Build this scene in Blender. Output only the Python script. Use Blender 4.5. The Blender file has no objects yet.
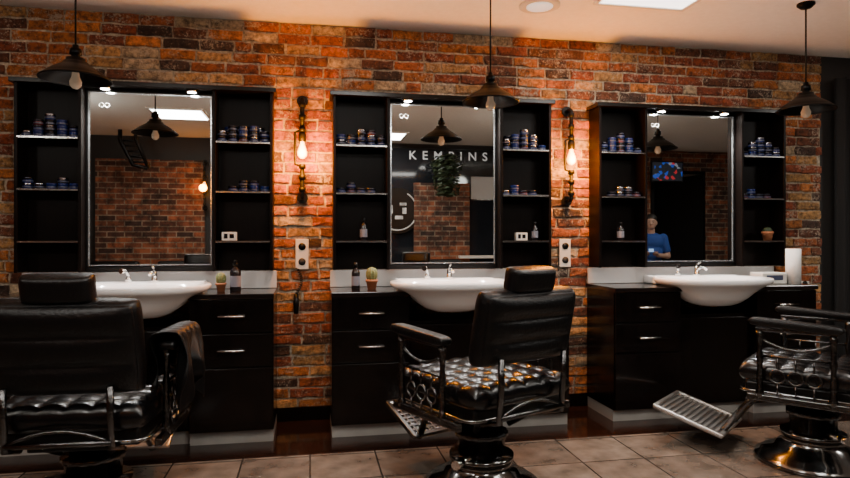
import bpy, bmesh, math, random
from mathutils import Vector, Matrix
random.seed(7)
scene = bpy.context.scene
COL = scene.collection
R = math.radians

# ------------------------------------------------------------ materials
def new_mat(name):
    m = bpy.data.materials.new(name); m.use_nodes = True
    nt = m.node_tree
    return m, nt, nt.nodes["Principled BSDF"]

def simple(name, col, rough=0.5, metal=0.0, bump=0.0, scale=60, emit=None, estr=0, var=0.0, trans=0.0, spec=0.5, coat=0.0):
    m, nt, b = new_mat(name)
    b.inputs["Base Color"].default_value = (*col, 1)
    b.inputs["Roughness"].default_value = rough
    b.inputs["Metallic"].default_value = metal
    b.inputs["Specular IOR Level"].default_value = spec
    b.inputs["Transmission Weight"].default_value = trans
    b.inputs["Coat Weight"].default_value = coat
    if emit:
        b.inputs["Emission Color"].default_value = (*emit, 1)
        b.inputs["Emission Strength"].default_value = estr
    if bump > 0 or var > 0:
        tc = nt.nodes.new("ShaderNodeTexCoord")
        n = nt.nodes.new("ShaderNodeTexNoise"); n.inputs["Scale"].default_value = scale
        n.inputs["Detail"].default_value = 5
        nt.links.new(tc.outputs["Object"], n.inputs["Vector"])
        if bump > 0:
            bp = nt.nodes.new("ShaderNodeBump"); bp.inputs["Strength"].default_value = bump
            bp.inputs["Distance"].default_value = 0.01
            nt.links.new(n.outputs["Fac"], bp.inputs["Height"])
            nt.links.new(bp.outputs["Normal"], b.inputs["Normal"])
        if var > 0:
            cr = nt.nodes.new("ShaderNodeValToRGB")
            cr.color_ramp.elements[0].position = 0.3; cr.color_ramp.elements[1].position = 0.7
            cr.color_ramp.elements[0].color = (*[c*(1-var) for c in col], 1)
            cr.color_ramp.elements[1].color = (*[min(1, c*(1+var)) for c in col], 1)
            nt.links.new(n.outputs["Fac"], cr.inputs["Fac"])
            nt.links.new(cr.outputs["Color"], b.inputs["Base Color"])
    return m

def wood_mat(name, c1, c2, rough=0.35, vec=(1, 1, 14), spec=0.35):
    m, nt, b = new_mat(name)
    tc = nt.nodes.new("ShaderNodeTexCoord"); mp = nt.nodes.new("ShaderNodeMapping")
    mp.inputs["Scale"].default_value = vec
    n = nt.nodes.new("ShaderNodeTexNoise"); n.inputs["Scale"].default_value = 6; n.inputs["Detail"].default_value = 6
    cr = nt.nodes.new("ShaderNodeValToRGB")
    cr.color_ramp.elements[0].position = 0.3; cr.color_ramp.elements[1].position = 0.7
    cr.color_ramp.elements[0].color = (*c1, 1); cr.color_ramp.elements[1].color = (*c2, 1)
    nt.links.new(tc.outputs["Object"], mp.inputs["Vector"]); nt.links.new(mp.outputs[0], n.inputs["Vector"])
    nt.links.new(n.outputs["Fac"], cr.inputs["Fac"]); nt.links.new(cr.outputs[0], b.inputs["Base Color"])
    b.inputs["Roughness"].default_value = rough; b.inputs["Specular IOR Level"].default_value = spec
    return m

M = {}
M['leather'] = simple("black_leather", (0.0015, 0.0015, 0.0018), 0.36, bump=0.25, scale=70, spec=0.3)
M['leather_tuft'] = simple("black_leather_seat", (0.002, 0.002, 0.0024), 0.26, bump=0.08, scale=90, spec=0.45)
M['chrome'] = simple("chrome", (0.80, 0.80, 0.80), 0.12, 1.0)
M['satin'] = simple("satin_steel", (0.62, 0.60, 0.57), 0.34, 1.0)
M['plate'] = simple("ribbed_plate_steel", (0.30, 0.29, 0.28), 0.32, 1.0)
M['darkchrome'] = simple("dark_chrome", (0.20, 0.20, 0.20), 0.16, 1.0)
M['basemetal'] = simple("chrome_base", (0.18, 0.18, 0.18), 0.14, 1.0)
M['edgemetal'] = simple("bright_shelf_edge", (0.45, 0.44, 0.42), 0.22, 1.0)
M['castmetal'] = simple("blackened_cast_metal", (0.09, 0.09, 0.091), 0.2, 1.0, bump=0.3, scale=80)
M['blackmetal'] = simple("black_metal", (0.004, 0.004, 0.004), 0.35, 0.2, spec=0.3)
M['iron'] = simple("black_iron", (0.004, 0.0035, 0.003), 0.5, 0.0, bump=0.2, scale=120, spec=0.2)
M['wenge'] = wood_mat("dark_wenge_wood", (0.0015, 0.0009, 0.0008), (0.0042, 0.0023, 0.0019), 0.2, (14, 14, 1), 0.3)
M['wenge_in'] = wood_mat("dark_brown_board", (0.0026, 0.0016, 0.0013), (0.005, 0.0028, 0.0022), 0.38, (14, 14, 1), 0.12)
M['worktop'] = simple("dark_worktop", (0.007, 0.0045, 0.004), 0.15)
M['white'] = simple("white_ceramic", (0.92, 0.915, 0.905), 0.12, coat=0.4)
M['plastic_white'] = simple("white_plastic", (0.72, 0.69, 0.63), 0.4)
M['splash'] = simple("pale_splash_panel", (0.60, 0.59, 0.58), 0.35)
M['plinth'] = simple("grey_plinth", (0.30, 0.285, 0.26), 0.4, var=0.1, scale=8)
M['mirror'] = simple("mirror_glass", (0.70, 0.73, 0.72), 0.0, 1.0)
M['bevelglass'] = simple("mirror_edge", (0.8, 0.85, 0.88), 0.15, 0.8)
M['shade'] = simple("black_enamel_shade", (0.001, 0.001, 0.0012), 0.36, 0.0, spec=0.10)
M['bulbclear'] = simple("clear_bulb", (0.22, 0.18, 0.14), 0.05, 0.0, emit=(1, 0.7, 0.45), estr=0.14)
M['bulbhot'] = simple("glowing_bulb", (1, 0.5, 0.1), 0.3, emit=(1, 0.34, 0.02), estr=9)
M['spot'] = simple("downlight_lens", (1, 1, 1), 0.3, emit=(1, 0.97, 0.92), estr=80)
M['panel'] = simple("ceiling_panel_lens", (1, 1, 1), 0.3, emit=(1, 0.97, 0.92), estr=3.6)
M['dimlens'] = simple("ceiling_downlight_lens", (0.8, 0.78, 0.74), 0.3, emit=(1, 0.95, 0.87), estr=0.6)
M['globe'] = simple("fill_globe_glass", (1, 1, 1), 0.3, emit=(1, 0.95, 0.87), estr=36)
M['ceiling'] = simple("warm_white_plaster", (0.92, 0.90, 0.85), 0.8, bump=0.05, scale=30, var=0.03)
M['mortar'] = simple("lime_mortar", (0.42, 0.35, 0.26), 0.95, bump=1.0, scale=50, var=0.5)
M['darkwall'] = simple("dark_painted_wall", (0.02, 0.019, 0.018), 0.6)
M['curtain'] = simple("dark_curtain_cloth", (0.003, 0.0027, 0.0027), 0.8)
M['nightglass'] = simple("night_window_glass", (0.010, 0.012, 0.016), 0.06)
M['greyblind'] = simple("grey_white_blind", (0.42, 0.43, 0.43), 0.7)
M['terracotta'] = simple("terracotta", (0.42, 0.16, 0.07), 0.7, bump=0.2)
M['cactus'] = simple("cactus_green", (0.16, 0.18, 0.06), 0.7, bump=0.6, scale=200, var=0.4)
M['leaf'] = simple("dark_leaf", (0.03, 0.05, 0.02), 0.6)
M['lid'] = simple("tin_lid", (0.010, 0.012, 0.022), 0.14, 0.3)
M['lidsilver'] = simple("silver_lid", (0.34, 0.36, 0.42), 0.2, 1.0)
M['tinblue'] = simple("tin_dark_blue", (0.010, 0.024, 0.13), 0.18)
M['tinred'] = simple("tin_dark_red", (0.12, 0.010, 0.010), 0.2)
M['tinblack'] = simple("tin_black", (0.005, 0.005, 0.007), 0.18)
M['label'] = simple("dull_label", (0.06, 0.07, 0.12), 0.3)
M['bottle'] = simple("dark_bottle", (0.012, 0.010, 0.012), 0.12)
M['paper'] = simple("white_paper", (0.8, 0.79, 0.76), 0.9, bump=0.2)
M['skin'] = simple("skin", (0.42, 0.25, 0.18), 0.5)
M['blue'] = simple("blue_shirt_cloth", (0.010, 0.05, 0.24), 0.8)
M['trouser'] = simple("dark_trouser_cloth", (0.02, 0.02, 0.03), 0.8)
M['hair'] = simple("dark_hair", (0.012, 0.009, 0.007), 0.6)
M['brass'] = simple("brass", (0.55, 0.33, 0.12), 0.3, 1.0)

def brick_attr_mat():
    m, nt, b = new_mat("reclaimed_brick")
    at = nt.nodes.new("ShaderNodeAttribute"); at.attribute_name = "brick_colour"
    tc = nt.nodes.new("ShaderNodeTexCoord")
    def noise(s, d=8, r=0.72):
        n = nt.nodes.new("ShaderNodeTexNoise"); n.inputs["Scale"].default_value = s; n.inputs["Detail"].default_value = d; n.inputs["Roughness"].default_value = r
        nt.links.new(tc.outputs["Object"], n.inputs["Vector"]); return n
    n1 = noise(28); n2 = noise(64, 8, 0.78); n3 = noise(5.5, 6, 0.65)
    r1 = nt.nodes.new("ShaderNodeValToRGB")
    r1.color_ramp.elements[0].position = 0.37; r1.color_ramp.elements[0].color = (0.20, 0.16, 0.14, 1)
    r1.color_ramp.elements[1].position = 0.60; r1.color_ramp.elements[1].color = (1.25, 1.15, 1.0, 1)
    nt.links.new(n1.outputs["Fac"], r1.inputs["Fac"])
    mx = nt.nodes.new("ShaderNodeMix"); mx.data_type = 'RGBA'; mx.blend_type = 'MULTIPLY'; mx.inputs[0].default_value = 0.95
    nt.links.new(at.outputs["Color"], mx.inputs[6]); nt.links.new(r1.outputs[0], mx.inputs[7])
    add = nt.nodes.new("ShaderNodeMath"); add.operation = 'MULTIPLY_ADD'; add.inputs[1].default_value = 0.65
    nt.links.new(n3.outputs["Fac"], add.inputs[0]); nt.links.new(n2.outputs["Fac"], add.inputs[2])
    r2 = nt.nodes.new("ShaderNodeValToRGB")
    r2.color_ramp.elements[0].position = 0.88; r2.color_ramp.elements[0].color = (0, 0, 0, 1)
    r2.color_ramp.elements[1].position = 0.96; r2.color_ramp.elements[1].color = (0.8, 0.8, 0.8, 1)
    nt.links.new(add.outputs[0], r2.inputs["Fac"])
    mx2 = nt.nodes.new("ShaderNodeMix"); mx2.data_type = 'RGBA'
    mx2.inputs[7].default_value = (0.55, 0.46, 0.35, 1)
    nt.links.new(r2.outputs[0], mx2.inputs[0]); nt.links.new(mx.outputs[2], mx2.inputs[6])
    nt.links.new(mx2.outputs[2], b.inputs["Base Color"])
    bp = nt.nodes.new("ShaderNodeBump"); bp.inputs["Strength"].default_value = 1.0; bp.inputs["Distance"].default_value = 0.018
    nt.links.new(n2.outputs["Fac"], bp.inputs["Height"]); nt.links.new(bp.outputs[0], b.inputs["Normal"])
    b.inputs["Roughness"].default_value = 0.6
    return m
M['brick'] = brick_attr_mat()

def brick_tex_mat(name):
    m, nt, b = new_mat(name)
    tc = nt.nodes.new("ShaderNodeTexCoord"); mp = nt.nodes.new("ShaderNodeMapping")
    mp.inputs["Rotation"].default_value = (R(90), 0, 0)
    br = nt.nodes.new("ShaderNodeTexBrick")
    br.inputs["Scale"].default_value = 1; br.inputs["Brick Width"].default_value = 0.225
    br.inputs["Row Height"].default_value = 0.075; br.inputs["Mortar Size"].default_value = 0.008
    br.inputs["Color1"].default_value = (0.30, 0.09, 0.035, 1); br.inputs["Color2"].default_value = (0.04, 0.018, 0.013, 1)
    br.inputs["Mortar"].default_value = (0.24, 0.19, 0.14, 1)
    n = nt.nodes.new("ShaderNodeTexNoise"); n.inputs["Scale"].default_value = 7; n.inputs["Detail"].default_value = 7; n.inputs["Roughness"].default_value = 0.7
    r = nt.nodes.new("ShaderNodeValToRGB"); r.color_ramp.elements[0].position = 0.38; r.color_ramp.elements[0].color = (0.15, 0.14, 0.13, 1)
    r.color_ramp.elements[1].position = 0.62; r.color_ramp.elements[1].color = (1.1, 1.05, 1, 1)
    mx = nt.nodes.new("ShaderNodeMix"); mx.data_type = 'RGBA'; mx.blend_type = 'MULTIPLY'; mx.inputs[0].default_value = 0.9
    nt.links.new(tc.outputs["Object"], n.inputs["Vector"]); nt.links.new(n.outputs["Fac"], r.inputs[0])
    nt.links.new(tc.outputs["Object"], mp.inputs[0]); nt.links.new(mp.outputs[0], br.inputs["Vector"])
    nt.links.new(br.outputs["Color"], mx.inputs[6]); nt.links.new(r.outputs[0], mx.inputs[7])
    nt.links.new(mx.outputs[2], b.inputs["Base Color"]); b.inputs["Roughness"].default_value = 0.85
    return m
M['bricktex'] = brick_tex_mat("brick_facing")

def floor_mat():
    m, nt, b = new_mat("tiles_and_boards")
    tc = nt.nodes.new("ShaderNodeTexCoord")
    br = nt.nodes.new("ShaderNodeTexBrick"); br.inputs["Scale"].default_value = 1
    br.inputs["Brick Width"].default_value = 0.36; br.inputs["Row Height"].default_value = 0.36
    br.inputs["Mortar Size"].default_value = 0.005; br.offset = 0.0
    br.inputs["Color1"].default_value = (0.19, 0.15, 0.118, 1); br.inputs["Color2"].default_value = (0.12, 0.095, 0.076, 1)
    br.inputs["Mortar"].default_value = (0.035, 0.028, 0.023, 1)
    nt.links.new(tc.outputs["Object"], br.inputs["Vector"])
    n = nt.nodes.new("ShaderNodeTexNoise"); n.inputs["Scale"].default_value = 9; n.inputs["Detail"].default_value = 8
    nt.links.new(tc.outputs["Object"], n.inputs["Vector"])
    r = nt.nodes.new("ShaderNodeValToRGB"); r.color_ramp.elements[0].position = 0.3; r.color_ramp.elements[1].position = 0.7
    r.color_ramp.elements[0].color = (0.62, 0.61, 0.60, 1); r.color_ramp.elements[1].color = (1.25, 1.24, 1.23, 1)
    nt.links.new(n.outputs["Fac"], r.inputs[0])
    mx = nt.nodes.new("ShaderNodeMix"); mx.data_type = 'RGBA'; mx.blend_type = 'MULTIPLY'; mx.inputs[0].default_value = 1
    nt.links.new(br.outputs["Color"], mx.inputs[6]); nt.links.new(r.outputs[0], mx.inputs[7])
    sp = nt.nodes.new("ShaderNodeSeparateXYZ"); nt.links.new(tc.outputs["Object"], sp.inputs[0])
    gt = nt.nodes.new("ShaderNodeMath"); gt.operation = 'GREATER_THAN'; gt.inputs[1].default_value = -0.69
    nt.links.new(sp.outputs["Y"], gt.inputs[0])
    wb = nt.nodes.new("ShaderNodeTexBrick"); wb.inputs["Scale"].default_value = 1
    wb.inputs["Brick Width"].default_value = 1.2; wb.inputs["Row Height"].default_value = 0.14; wb.inputs["Mortar Size"].default_value = 0.003
    wb.inputs["Color1"].default_value = (0.025, 0.010, 0.006, 1); wb.inputs["Color2"].default_value = (0.014, 0.006, 0.004, 1)
    wb.inputs["Mortar"].default_value = (0.004, 0.003, 0.003, 1)
    nt.links.new(tc.outputs["Object"], wb.inputs["Vector"])
    m3 = nt.nodes.new("ShaderNodeMix"); m3.data_type = 'RGBA'
    nt.links.new(gt.outputs[0], m3.inputs[0]); nt.links.new(mx.outputs[2], m3.inputs[6]); nt.links.new(wb.outputs["Color"], m3.inputs[7])
    nt.links.new(m3.outputs[2], b.inputs["Base Color"])
    bp = nt.nodes.new("ShaderNodeBump"); bp.inputs["Strength"].default_value = 0.3; bp.inputs["Distance"].default_value = 0.004; bp.invert = True
    nt.links.new(br.outputs["Fac"], bp.inputs["Height"]); nt.links.new(bp.outputs[0], b.inputs["Normal"])
    b.inputs["Roughness"].default_value = 0.12; b.inputs["Specular IOR Level"].default_value = 0.75
    return m
M['floor'] = floor_mat()

# ------------------------------------------------------------ mesh helpers
def box(bm, c, s, bev=0.0, mi=0, rot=None):
    g = bmesh.ops.create_cube(bm, size=1)
    vs = g['verts']
    bmesh.ops.scale(bm, vec=s, verts=vs)
    fs = set(f for v in vs for f in v.link_faces)
    for f in fs: f.material_index = mi
    if bev > 0:
        es = list(set(e for v in vs for e in v.link_edges))
        r = bmesh.ops.bevel(bm, geom=es, offset=bev, segments=2, affect='EDGES', profile=0.5)
        vs = list(set(v for f in r['faces'] for v in f.verts) | set(v for v in vs if v.is_valid))
        for v in vs:
            for f in v.link_faces: f.material_index = mi
    if rot is not None:
        bmesh.ops.rotate(bm, cent=(0, 0, 0), matrix=rot, verts=vs)
    bmesh.ops.translate(bm, vec=c, verts=vs)

def tube(bm, pts, r, seg=10, mi=0, closed=False, smooth=True):
    pts = [Vector(p) for p in pts]
    n = len(pts)
    rs = r if isinstance(r, (list, tuple)) else [r]*n
    rings = []
    up = None
    for i, p in enumerate(pts):
        if closed:
            d = (pts[(i+1) % n]-pts[i-1]).normalized()
        else:
            d = (pts[min(i+1, n-1)]-pts[max(i-1, 0)]).normalized()
        if up is None:
            up = Vector((0, 0, 1)) if abs(d.z) < 0.9 else Vector((1, 0, 0))
        a = d.cross(up)
        if a.length < 1e-5: a = d.orthogonal()
        a.normalize(); b2 = a.cross(d).normalized(); up = b2
        rings.append([bm.verts.new(p+(a*math.cos(2*math.pi*k/seg)+b2*math.sin(2*math.pi*k/seg))*rs[i]) for k in range(seg)])
    m = n if closed else n-1
    for i in range(m):
        A = rings[i]; B = rings[(i+1) % n]
        for k in range(seg):
            f = bm.faces.new((A[k], A[(k+1) % seg], B[(k+1) % seg], B[k])); f.material_index = mi; f.smooth = smooth
    if not closed:
        f = bm.faces.new(list(reversed(rings[0]))); f.material_index = mi
        f = bm.faces.new(rings[-1]); f.material_index = mi

def arc(p0, c, p1, n=6):
    p0, c, p1 = Vector(p0), Vector(c), Vector(p1)
    return [((1-t)**2)*p0+2*(1-t)*t*c+t*t*p1 for t in [i/n for i in range(n+1)]]

def lathe(bm, prof, c=(0, 0, 0), seg=24, mi=0, fn=None, smooth=True):
    c = Vector(c); rings = []
    for (r, z) in prof:
        if r < 1e-6:
            rings.append([bm.verts.new(c+Vector((0, 0, z)))])
        else:
            ring = []
            for k in range(seg):
                a = 2*math.pi*k/seg
                rr = r*(fn(a, z) if fn else 1)
                ring.append(bm.verts.new(c+Vector((rr*math.cos(a), rr*math.sin(a), z))))
            rings.append(ring)
    for i in range(len(rings)-1):
        A, B = rings[i], rings[i+1]
        for k in range(seg):
            k2 = (k+1) % seg
            if len(A) == 1 and len(B) == 1: continue
            if len(A) == 1: f = bm.faces.new((A[0], B[k], B[k2]))
            elif len(B) == 1: f = bm.faces.new((A[k], B[0], A[k2]))
            else: f = bm.faces.new((A[k], B[k], B[k2], A[k2]))
            f.material_index = mi; f.smooth = smooth

def cushion(bm, w, d, h, nu, nv, amp, c=(0, 0, 0), rot=None, res=48, mi=0, both=False, ex=10):
    rot = rot or Matrix.Identity(3); c = Vector(c)
    def P(i):
        t = -1+2*i/res
        return math.sin(t*math.pi/2)*0.5+t*0.5
    def edge(x): return max(0.0, 1-abs(x)**ex)**0.4
    def pil(x, n):
        if n <= 0: return 1
        return abs(math.sin((x+1)/2*math.pi*n))**0.45
    top, bot = [], []
    for i in range(res+1):
        rt, rb = [], []
        for j in range(res+1):
            x, y = P(i), P(j)
            e = edge(x)*edge(y)
            q = pil(x, nu)*pil(y, nv)
            X = x*w/2*(1-0.03*abs(y)**6); Y = y*d/2*(1-0.03*abs(x)**6)
            border = (i in (0, res)) or (j in (0, res))
            v = bm.verts.new(c+rot@Vector((X, Y, e*(h/2-amp+amp*q)))); rt.append(v)
            if border: rb.append(v)
            else: rb.append(bm.verts.new(c+rot@Vector((X, Y, -e*(h/2-(amp-amp*q if both else 0))))))
        top.append(rt); bot.append(rb)
    for i in range(res):
        for j in range(res):
            f = bm.faces.new((top[i][j], top[i+1][j], top[i+1][j+1], top[i][j+1])); f.smooth = True; f.material_index = mi
            f = bm.faces.new((bot[i][j], bot[i][j+1], bot[i+1][j+1], bot[i+1][j])); f.smooth = True; f.material_index = mi

def finish(name, bm, mats, parent=None, loc=(0, 0, 0), rot=(0, 0, 0), label=None, category=None, kind=None, group=None):
    me = bpy.data.meshes.new(name)
    bmesh.ops.recalc_face_normals(bm, faces=bm.faces[:])
    bm.to_mesh(me); bm.free()
    if not isinstance(mats, (list, tuple)): mats = [mats]
    for m in mats: me.materials.append(m)
    o = bpy.data.objects.new(name, me); COL.objects.link(o)
    o.location = loc; o.rotation_euler = rot
    if parent: o.parent = parent
    if label: o["label"] = label
    if category: o["category"] = category
    if kind: o["kind"] = kind
    if group: o["group"] = group
    return o

def empty(name, loc, label, category, rot=(0, 0, 0), group=None):
    o = bpy.data.objects.new(name, None); COL.objects.link(o)
    o.empty_display_size = 0.1
    o.location = loc; o.rotation_euler = rot
    o["label"] = label; o["category"] = category
    if group: o["group"] = group
    return o

def copy_thing(root, loc, rot=None, label=None):
    r = root.copy(); COL.objects.link(r); r.location = loc
    if rot is not None: r.rotation_euler = rot
    if label: r["label"] = label
    def rec(src, dst):
        for ch in [c for c in src.children]:
            cc = ch.copy(); COL.objects.link(cc); cc.parent = dst
            rec(ch, cc)
    rec(root, r)
    return r

def B(): return bmesh.new()

def bx(name, c, s, mat, bev=0.0, **k):
    bm = B(); box(bm, (0, 0, 0), s, bev)
    return finish(name, bm, mat, loc=c, **k)

# ------------------------------------------------------------ room shell
XL, XR, YB, H = -3.2, 8.5, -5.2, 2.63
WE = 3.92
bm = B(); box(bm, ((XL+XR)/2, YB/2, -0.05), (XR-XL, -YB+0.2, 0.1)); finish("floor", bm, M['floor'], kind="structure")
bx("ceiling", ((XL+XR)/2, YB/2, H+0.05), (XR-XL, -YB+0.2, 0.1), M['ceiling'], kind="structure")

def brick_wall():
    verts, faces, cols, mats = [], [], [], []
    pal = [((0.55, 0.195, 0.045), 6), ((0.43, 0.12, 0.032), 6), ((0.29, 0.070, 0.028), 5), ((0.17, 0.060, 0.030), 4),
           ((0.075, 0.040, 0.030), 3), ((0.52, 0.30, 0.12), 4), ((0.52, 0.42, 0.29), 2)]
    bag = [c for c, w in pal for _ in range(w)]
    def addbox(x0, x1, y0, y1, z0, z1):
        b = len(verts)
        verts.extend([(x0, y0, z0), (x1, y0, z0), (x1, y1, z0), (x0, y1, z0), (x0, y0, z1), (x1, y0, z1), (x1, y1, z1), (x0, y1, z1)])
        for f in [(0, 1, 5, 4), (1, 2, 6, 5), (2, 3, 7, 6), (3, 0, 4, 7), (4, 5, 6, 7), (3, 2, 1, 0)]:
            faces.append(tuple(b+i for i in f)); cols.append((0.3, 0.25, 0.2)); mats.append(1)
    addbox(XL, WE, 0.005, 0.12, 0, H)
    rows = 37; rh = H/rows
    for r in range(rows):
        z0 = r*rh+0.0068; z1 = (r+1)*rh-0.0068
        x = XL - (0.1 if r % 2 else 0) + random.uniform(-.02, .02)
        while x < WE:
            w = random.choice([0.2]*6+[0.1, 0.175, 0.215, 0.21])
            xa, xb = max(x, XL), min(x+w, WE)
            if xb-xa > 0.03:
                j = lambda a=0.003: random.uniform(-a, a)
                d = random.uniform(-0.017, -0.002)
                b = len(verts)
                per = []
                for t in (0, .25, .5, .75): per.append((xa+(xb-xa)*t+j(.003), z0+j(.005)))
                for t in (0, .5): per.append((xb+j(.005), z0+(z1-z0)*t+j(.003)))
                for t in (0, .25, .5, .75): per.append((xb-(xb-xa)*t+j(.003), z1+j(.005)))
                for t in (0, .5): per.append((xa+j(.005), z1-(z1-z0)*t+j(.003)))
                n = len(per); cxm, czm = (xa+xb)/2, (z0+z1)/2
                for p, q in per: verts.append((p, 0.009, q))
                for p, q in per: verts.append((p+j(.001), d+0.004+j(.0015), q+j(.001)))
                for p, q in per: verts.append((p+math.copysign(.006, cxm-p), d+j(.003), q+math.copysign(.006, czm-q)))
                c = random.choice(bag); k = random.uniform(0.7, 1.2)
                c = tuple(min(1, v*k) for v in c)
                fl_ = []
                for i in range(n):
                    i2 = (i+1) % n
                    fl_.append((b+i, b+i2, b+n+i2, b+n+i)); fl_.append((b+n+i, b+n+i2, b+2*n+i2, b+2*n+i))
                verts.append((cxm+j(.03), d+j(.004)-0.001, czm)); ci = len(verts)-1
                for i in range(n): fl_.append((b+2*n+i, b+2*n+(i+1) % n, ci))
                for f in fl_:
                    faces.append(f); cols.append(c); mats.append(0)
            x += w+random.uniform(0.011, 0.016)
    me = bpy.data.meshes.new("wall_back"); me.from_pydata(verts, [], faces)
    me.materials.append(M['brick']); me.materials.append(M['mortar'])
    at = me.attributes.new("brick_colour", 'FLOAT_COLOR', 'FACE')
    for i, c in enumerate(cols): at.data[i].color = (*c, 1)
    me.polygons.foreach_set("material_index", mats); me.update()
    o = bpy.data.objects.new("wall_back", me); COL.objects.link(o); o["kind"] = "structure"
brick_wall()
bx("wall_back_side", ((WE+XR)/2, 0.06, H/2), (XR-WE, 0.1, H), M['darkwall'], kind="structure")
bx("wall_left", (XL-0.05, YB/2, H/2), (0.1, -YB+0.2, H), M['bricktex'], kind="structure")
bx("wall_right", (XR+0.05, YB/2, H/2), (0.1, -YB+0.2, H), M['darkwall'], kind="structure")
bx("wall_front", ((XL+XR)/2, YB-0.05, H/2), (XR-XL, 0.1, H), M['darkwall'], kind="structure")
bx("baseboard_back", ((XL+WE)/2, -0.018, 0.045), (WE-XL, 0.02, 0.09), M['wenge'], kind="structure")

# ------------------------------------------------------------ stations
CX = [-0.97, 0.885, 2.715]
W = 1.52
SH = [1.19, 1.50, 1.81]
COLW = 0.365
MW = 0.745
COFF = MW/2+0.002+COLW/2
CD = 0.145
Y0 = -0.010
def shelf_column():
    r = empty("wall_shelf_unit", (0, Y0, 0), "dark brown open wall shelf column with three shelves", "shelf", group="wall shelf columns")
    z0, z1 = 1.0, 2.12
    bm = B(); box(bm, (0, -0.022, (z0+z1)/2), (COLW, 0.016, z1-z0)); finish("back_panel", bm, M['wenge_in'], r)
    for s in (-1, 1):
        bm = B(); box(bm, (s*(COLW/2-0.009), -0.030-CD/2, (z0+z1)/2), (0.018, CD, z1-z0), 0.002); finish("side_panel", bm, M['wenge_in'], r)
    for z in SH:
        bm = B(); box(bm, (0, -0.031-CD/2, z-0.007), (COLW-0.036, CD, 0.014), 0.003); o = finish("shelf", bm, [M['worktop']], r)
        bm = B(); box(bm, (0, -0.033-CD, z-0.007), (COLW-0.036, 0.004, 0.010)); finish("shelf_edge", bm, [M['edgemetal']], o, label="bright metal front edge")
    return r

def header():
    r = empty("light_canopy", (0, Y0, 2.12), "dark wood canopy board with two small downlights above mirror", "light canopy", group="canopies above the mirrors")
    bm = B(); box(bm, (0, -0.105, 0.014), (W+0.0, 0.19, 0.028), 0.003); finish("board", bm, M['wenge'], r)
    for s in (-1, 1):
        bm = B(); lathe(bm, [(0.0, 0.0), (0.032, 0), (0.036, -0.004), (0.036, -0.012), (0.028, -0.014), (0.026, -0.008), (0, -0.008)], (0, 0, 0), 20)
        d = finish("downlight", bm, M['chrome'], r, loc=(s*0.25, -0.150, 0))
        bm = B(); lathe(bm, [(0.0, 0.0), (0.024, 0), (0.024, -0.003), (0.0, -0.004)], (0, 0, -0.010), 16)
        finish("downlight_lens", bm, M['spot'], d)
        ld = bpy.data.lights.new("downlight_beam", 'SPOT'); ld.energy = 62; ld.color = (1, 0.97, 0.93); ld.spot_size = R(115); ld.spot_blend = 0.9; ld.shadow_soft_size = 0.02
        lo = bpy.data.objects.new("downlight_beam", ld); COL.objects.link(lo); lo.parent = d; lo.location = (0, -0.01, -0.02); lo.rotation_euler = (R(-8), 0, 0)
    return r

def mirror():
    r = empty("wall_mirror", (0, Y0, 0), "tall rectangular wall mirror with thin black frame above washbasin", "mirror", group="station mirrors")
    w, z0, z1 = MW, 1.0, 2.118
    bm = B(); box(bm, (0, -0.05, (z0+z1)/2), (w, 0.07, z1-z0)); finish("backing_board", bm, M['wenge'], r)
    bm = B(); box(bm, (0, -0.091, (z0+z1)/2+0.01), (w-0.024, 0.008, z1-z0-0.05)); finish("mirror_glass", bm, M['mirror'], r)
    bm = B()
    hw = w/2
    box(bm, (-hw+0.006, -0.095, (z0+z1)/2), (0.012, 0.02, z1-z0)); box(bm, (hw-0.006, -0.095, (z0+z1)/2), (0.012, 0.02, z1-z0))
    box(bm, (0, -0.095, z0+0.014), (w-0.024, 0.02, 0.028)); box(bm, (0, -0.095, z1-0.007), (w-0.024, 0.02, 0.014))
    finish("frame", bm, M['blackmetal'], r)
    bm = B(); t = 0.007
    gw, gz0, gz1 = (w-0.024)/2, z0+0.035, z1-0.018
    for s in (-1, 1): box(bm, (s*(gw-0.004), -0.0965, (gz0+gz1)/2), (t, 0.003, gz1-gz0))
    for z in (gz0+0.004, gz1-0.004): box(bm, (0, -0.0965, z), (2*gw-0.01, 0.003, t))
    finish("polished_edge", bm, M['bevelglass'], r)
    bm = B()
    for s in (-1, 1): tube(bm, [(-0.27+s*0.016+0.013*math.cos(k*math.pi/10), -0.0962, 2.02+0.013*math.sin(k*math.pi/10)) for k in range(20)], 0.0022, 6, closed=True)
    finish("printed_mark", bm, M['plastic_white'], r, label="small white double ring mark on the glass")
    return r

CABW = 0.48
PH = 0.075
def cabinet():
    r = empty("drawer_cabinet", (0, Y0, 0), "dark wood drawer cabinet with chrome handles and pale plinth", "cabinet", group="station cabinets")
    bm = B(); box(bm, (0, -0.22, (PH+.85)/2), (CABW-0.004, 0.40, .85-PH)); finish("body", bm, M['wenge'], r)
    bm = B(); box(bm, (0, -0.215, PH/2), (CABW-0.01, 0.38, PH)); finish("plinth", bm, M['plinth'], r, label="pale grey plinth")
    for i, (a, b) in enumerate([(0.655, 0.845), (0.455, 0.645), (PH+.006, 0.445)]):
        nm = "drawer" if i < 2 else "door"
        bm = B(); box(bm, (0, 0, 0), (CABW-0.014, 0.018, b-a), 0.002)
        d = finish(nm, bm, M['wenge'], r, loc=(0, -0.43, (a+b)/2))
        if i < 2:
            z = 0
            bm = B(); tube(bm, [(-0.075, -0.03, z), (0.075, -0.03, z)], 0.0065, 10)
            for s in (-1, 1): tube(bm, [(s*0.06, -0.03, z), (s*0.06, -0.009, z)], 0.005, 8)
            finish("handle", bm, M['chrome'], d, label="chrome bar handle")
    return r

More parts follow.
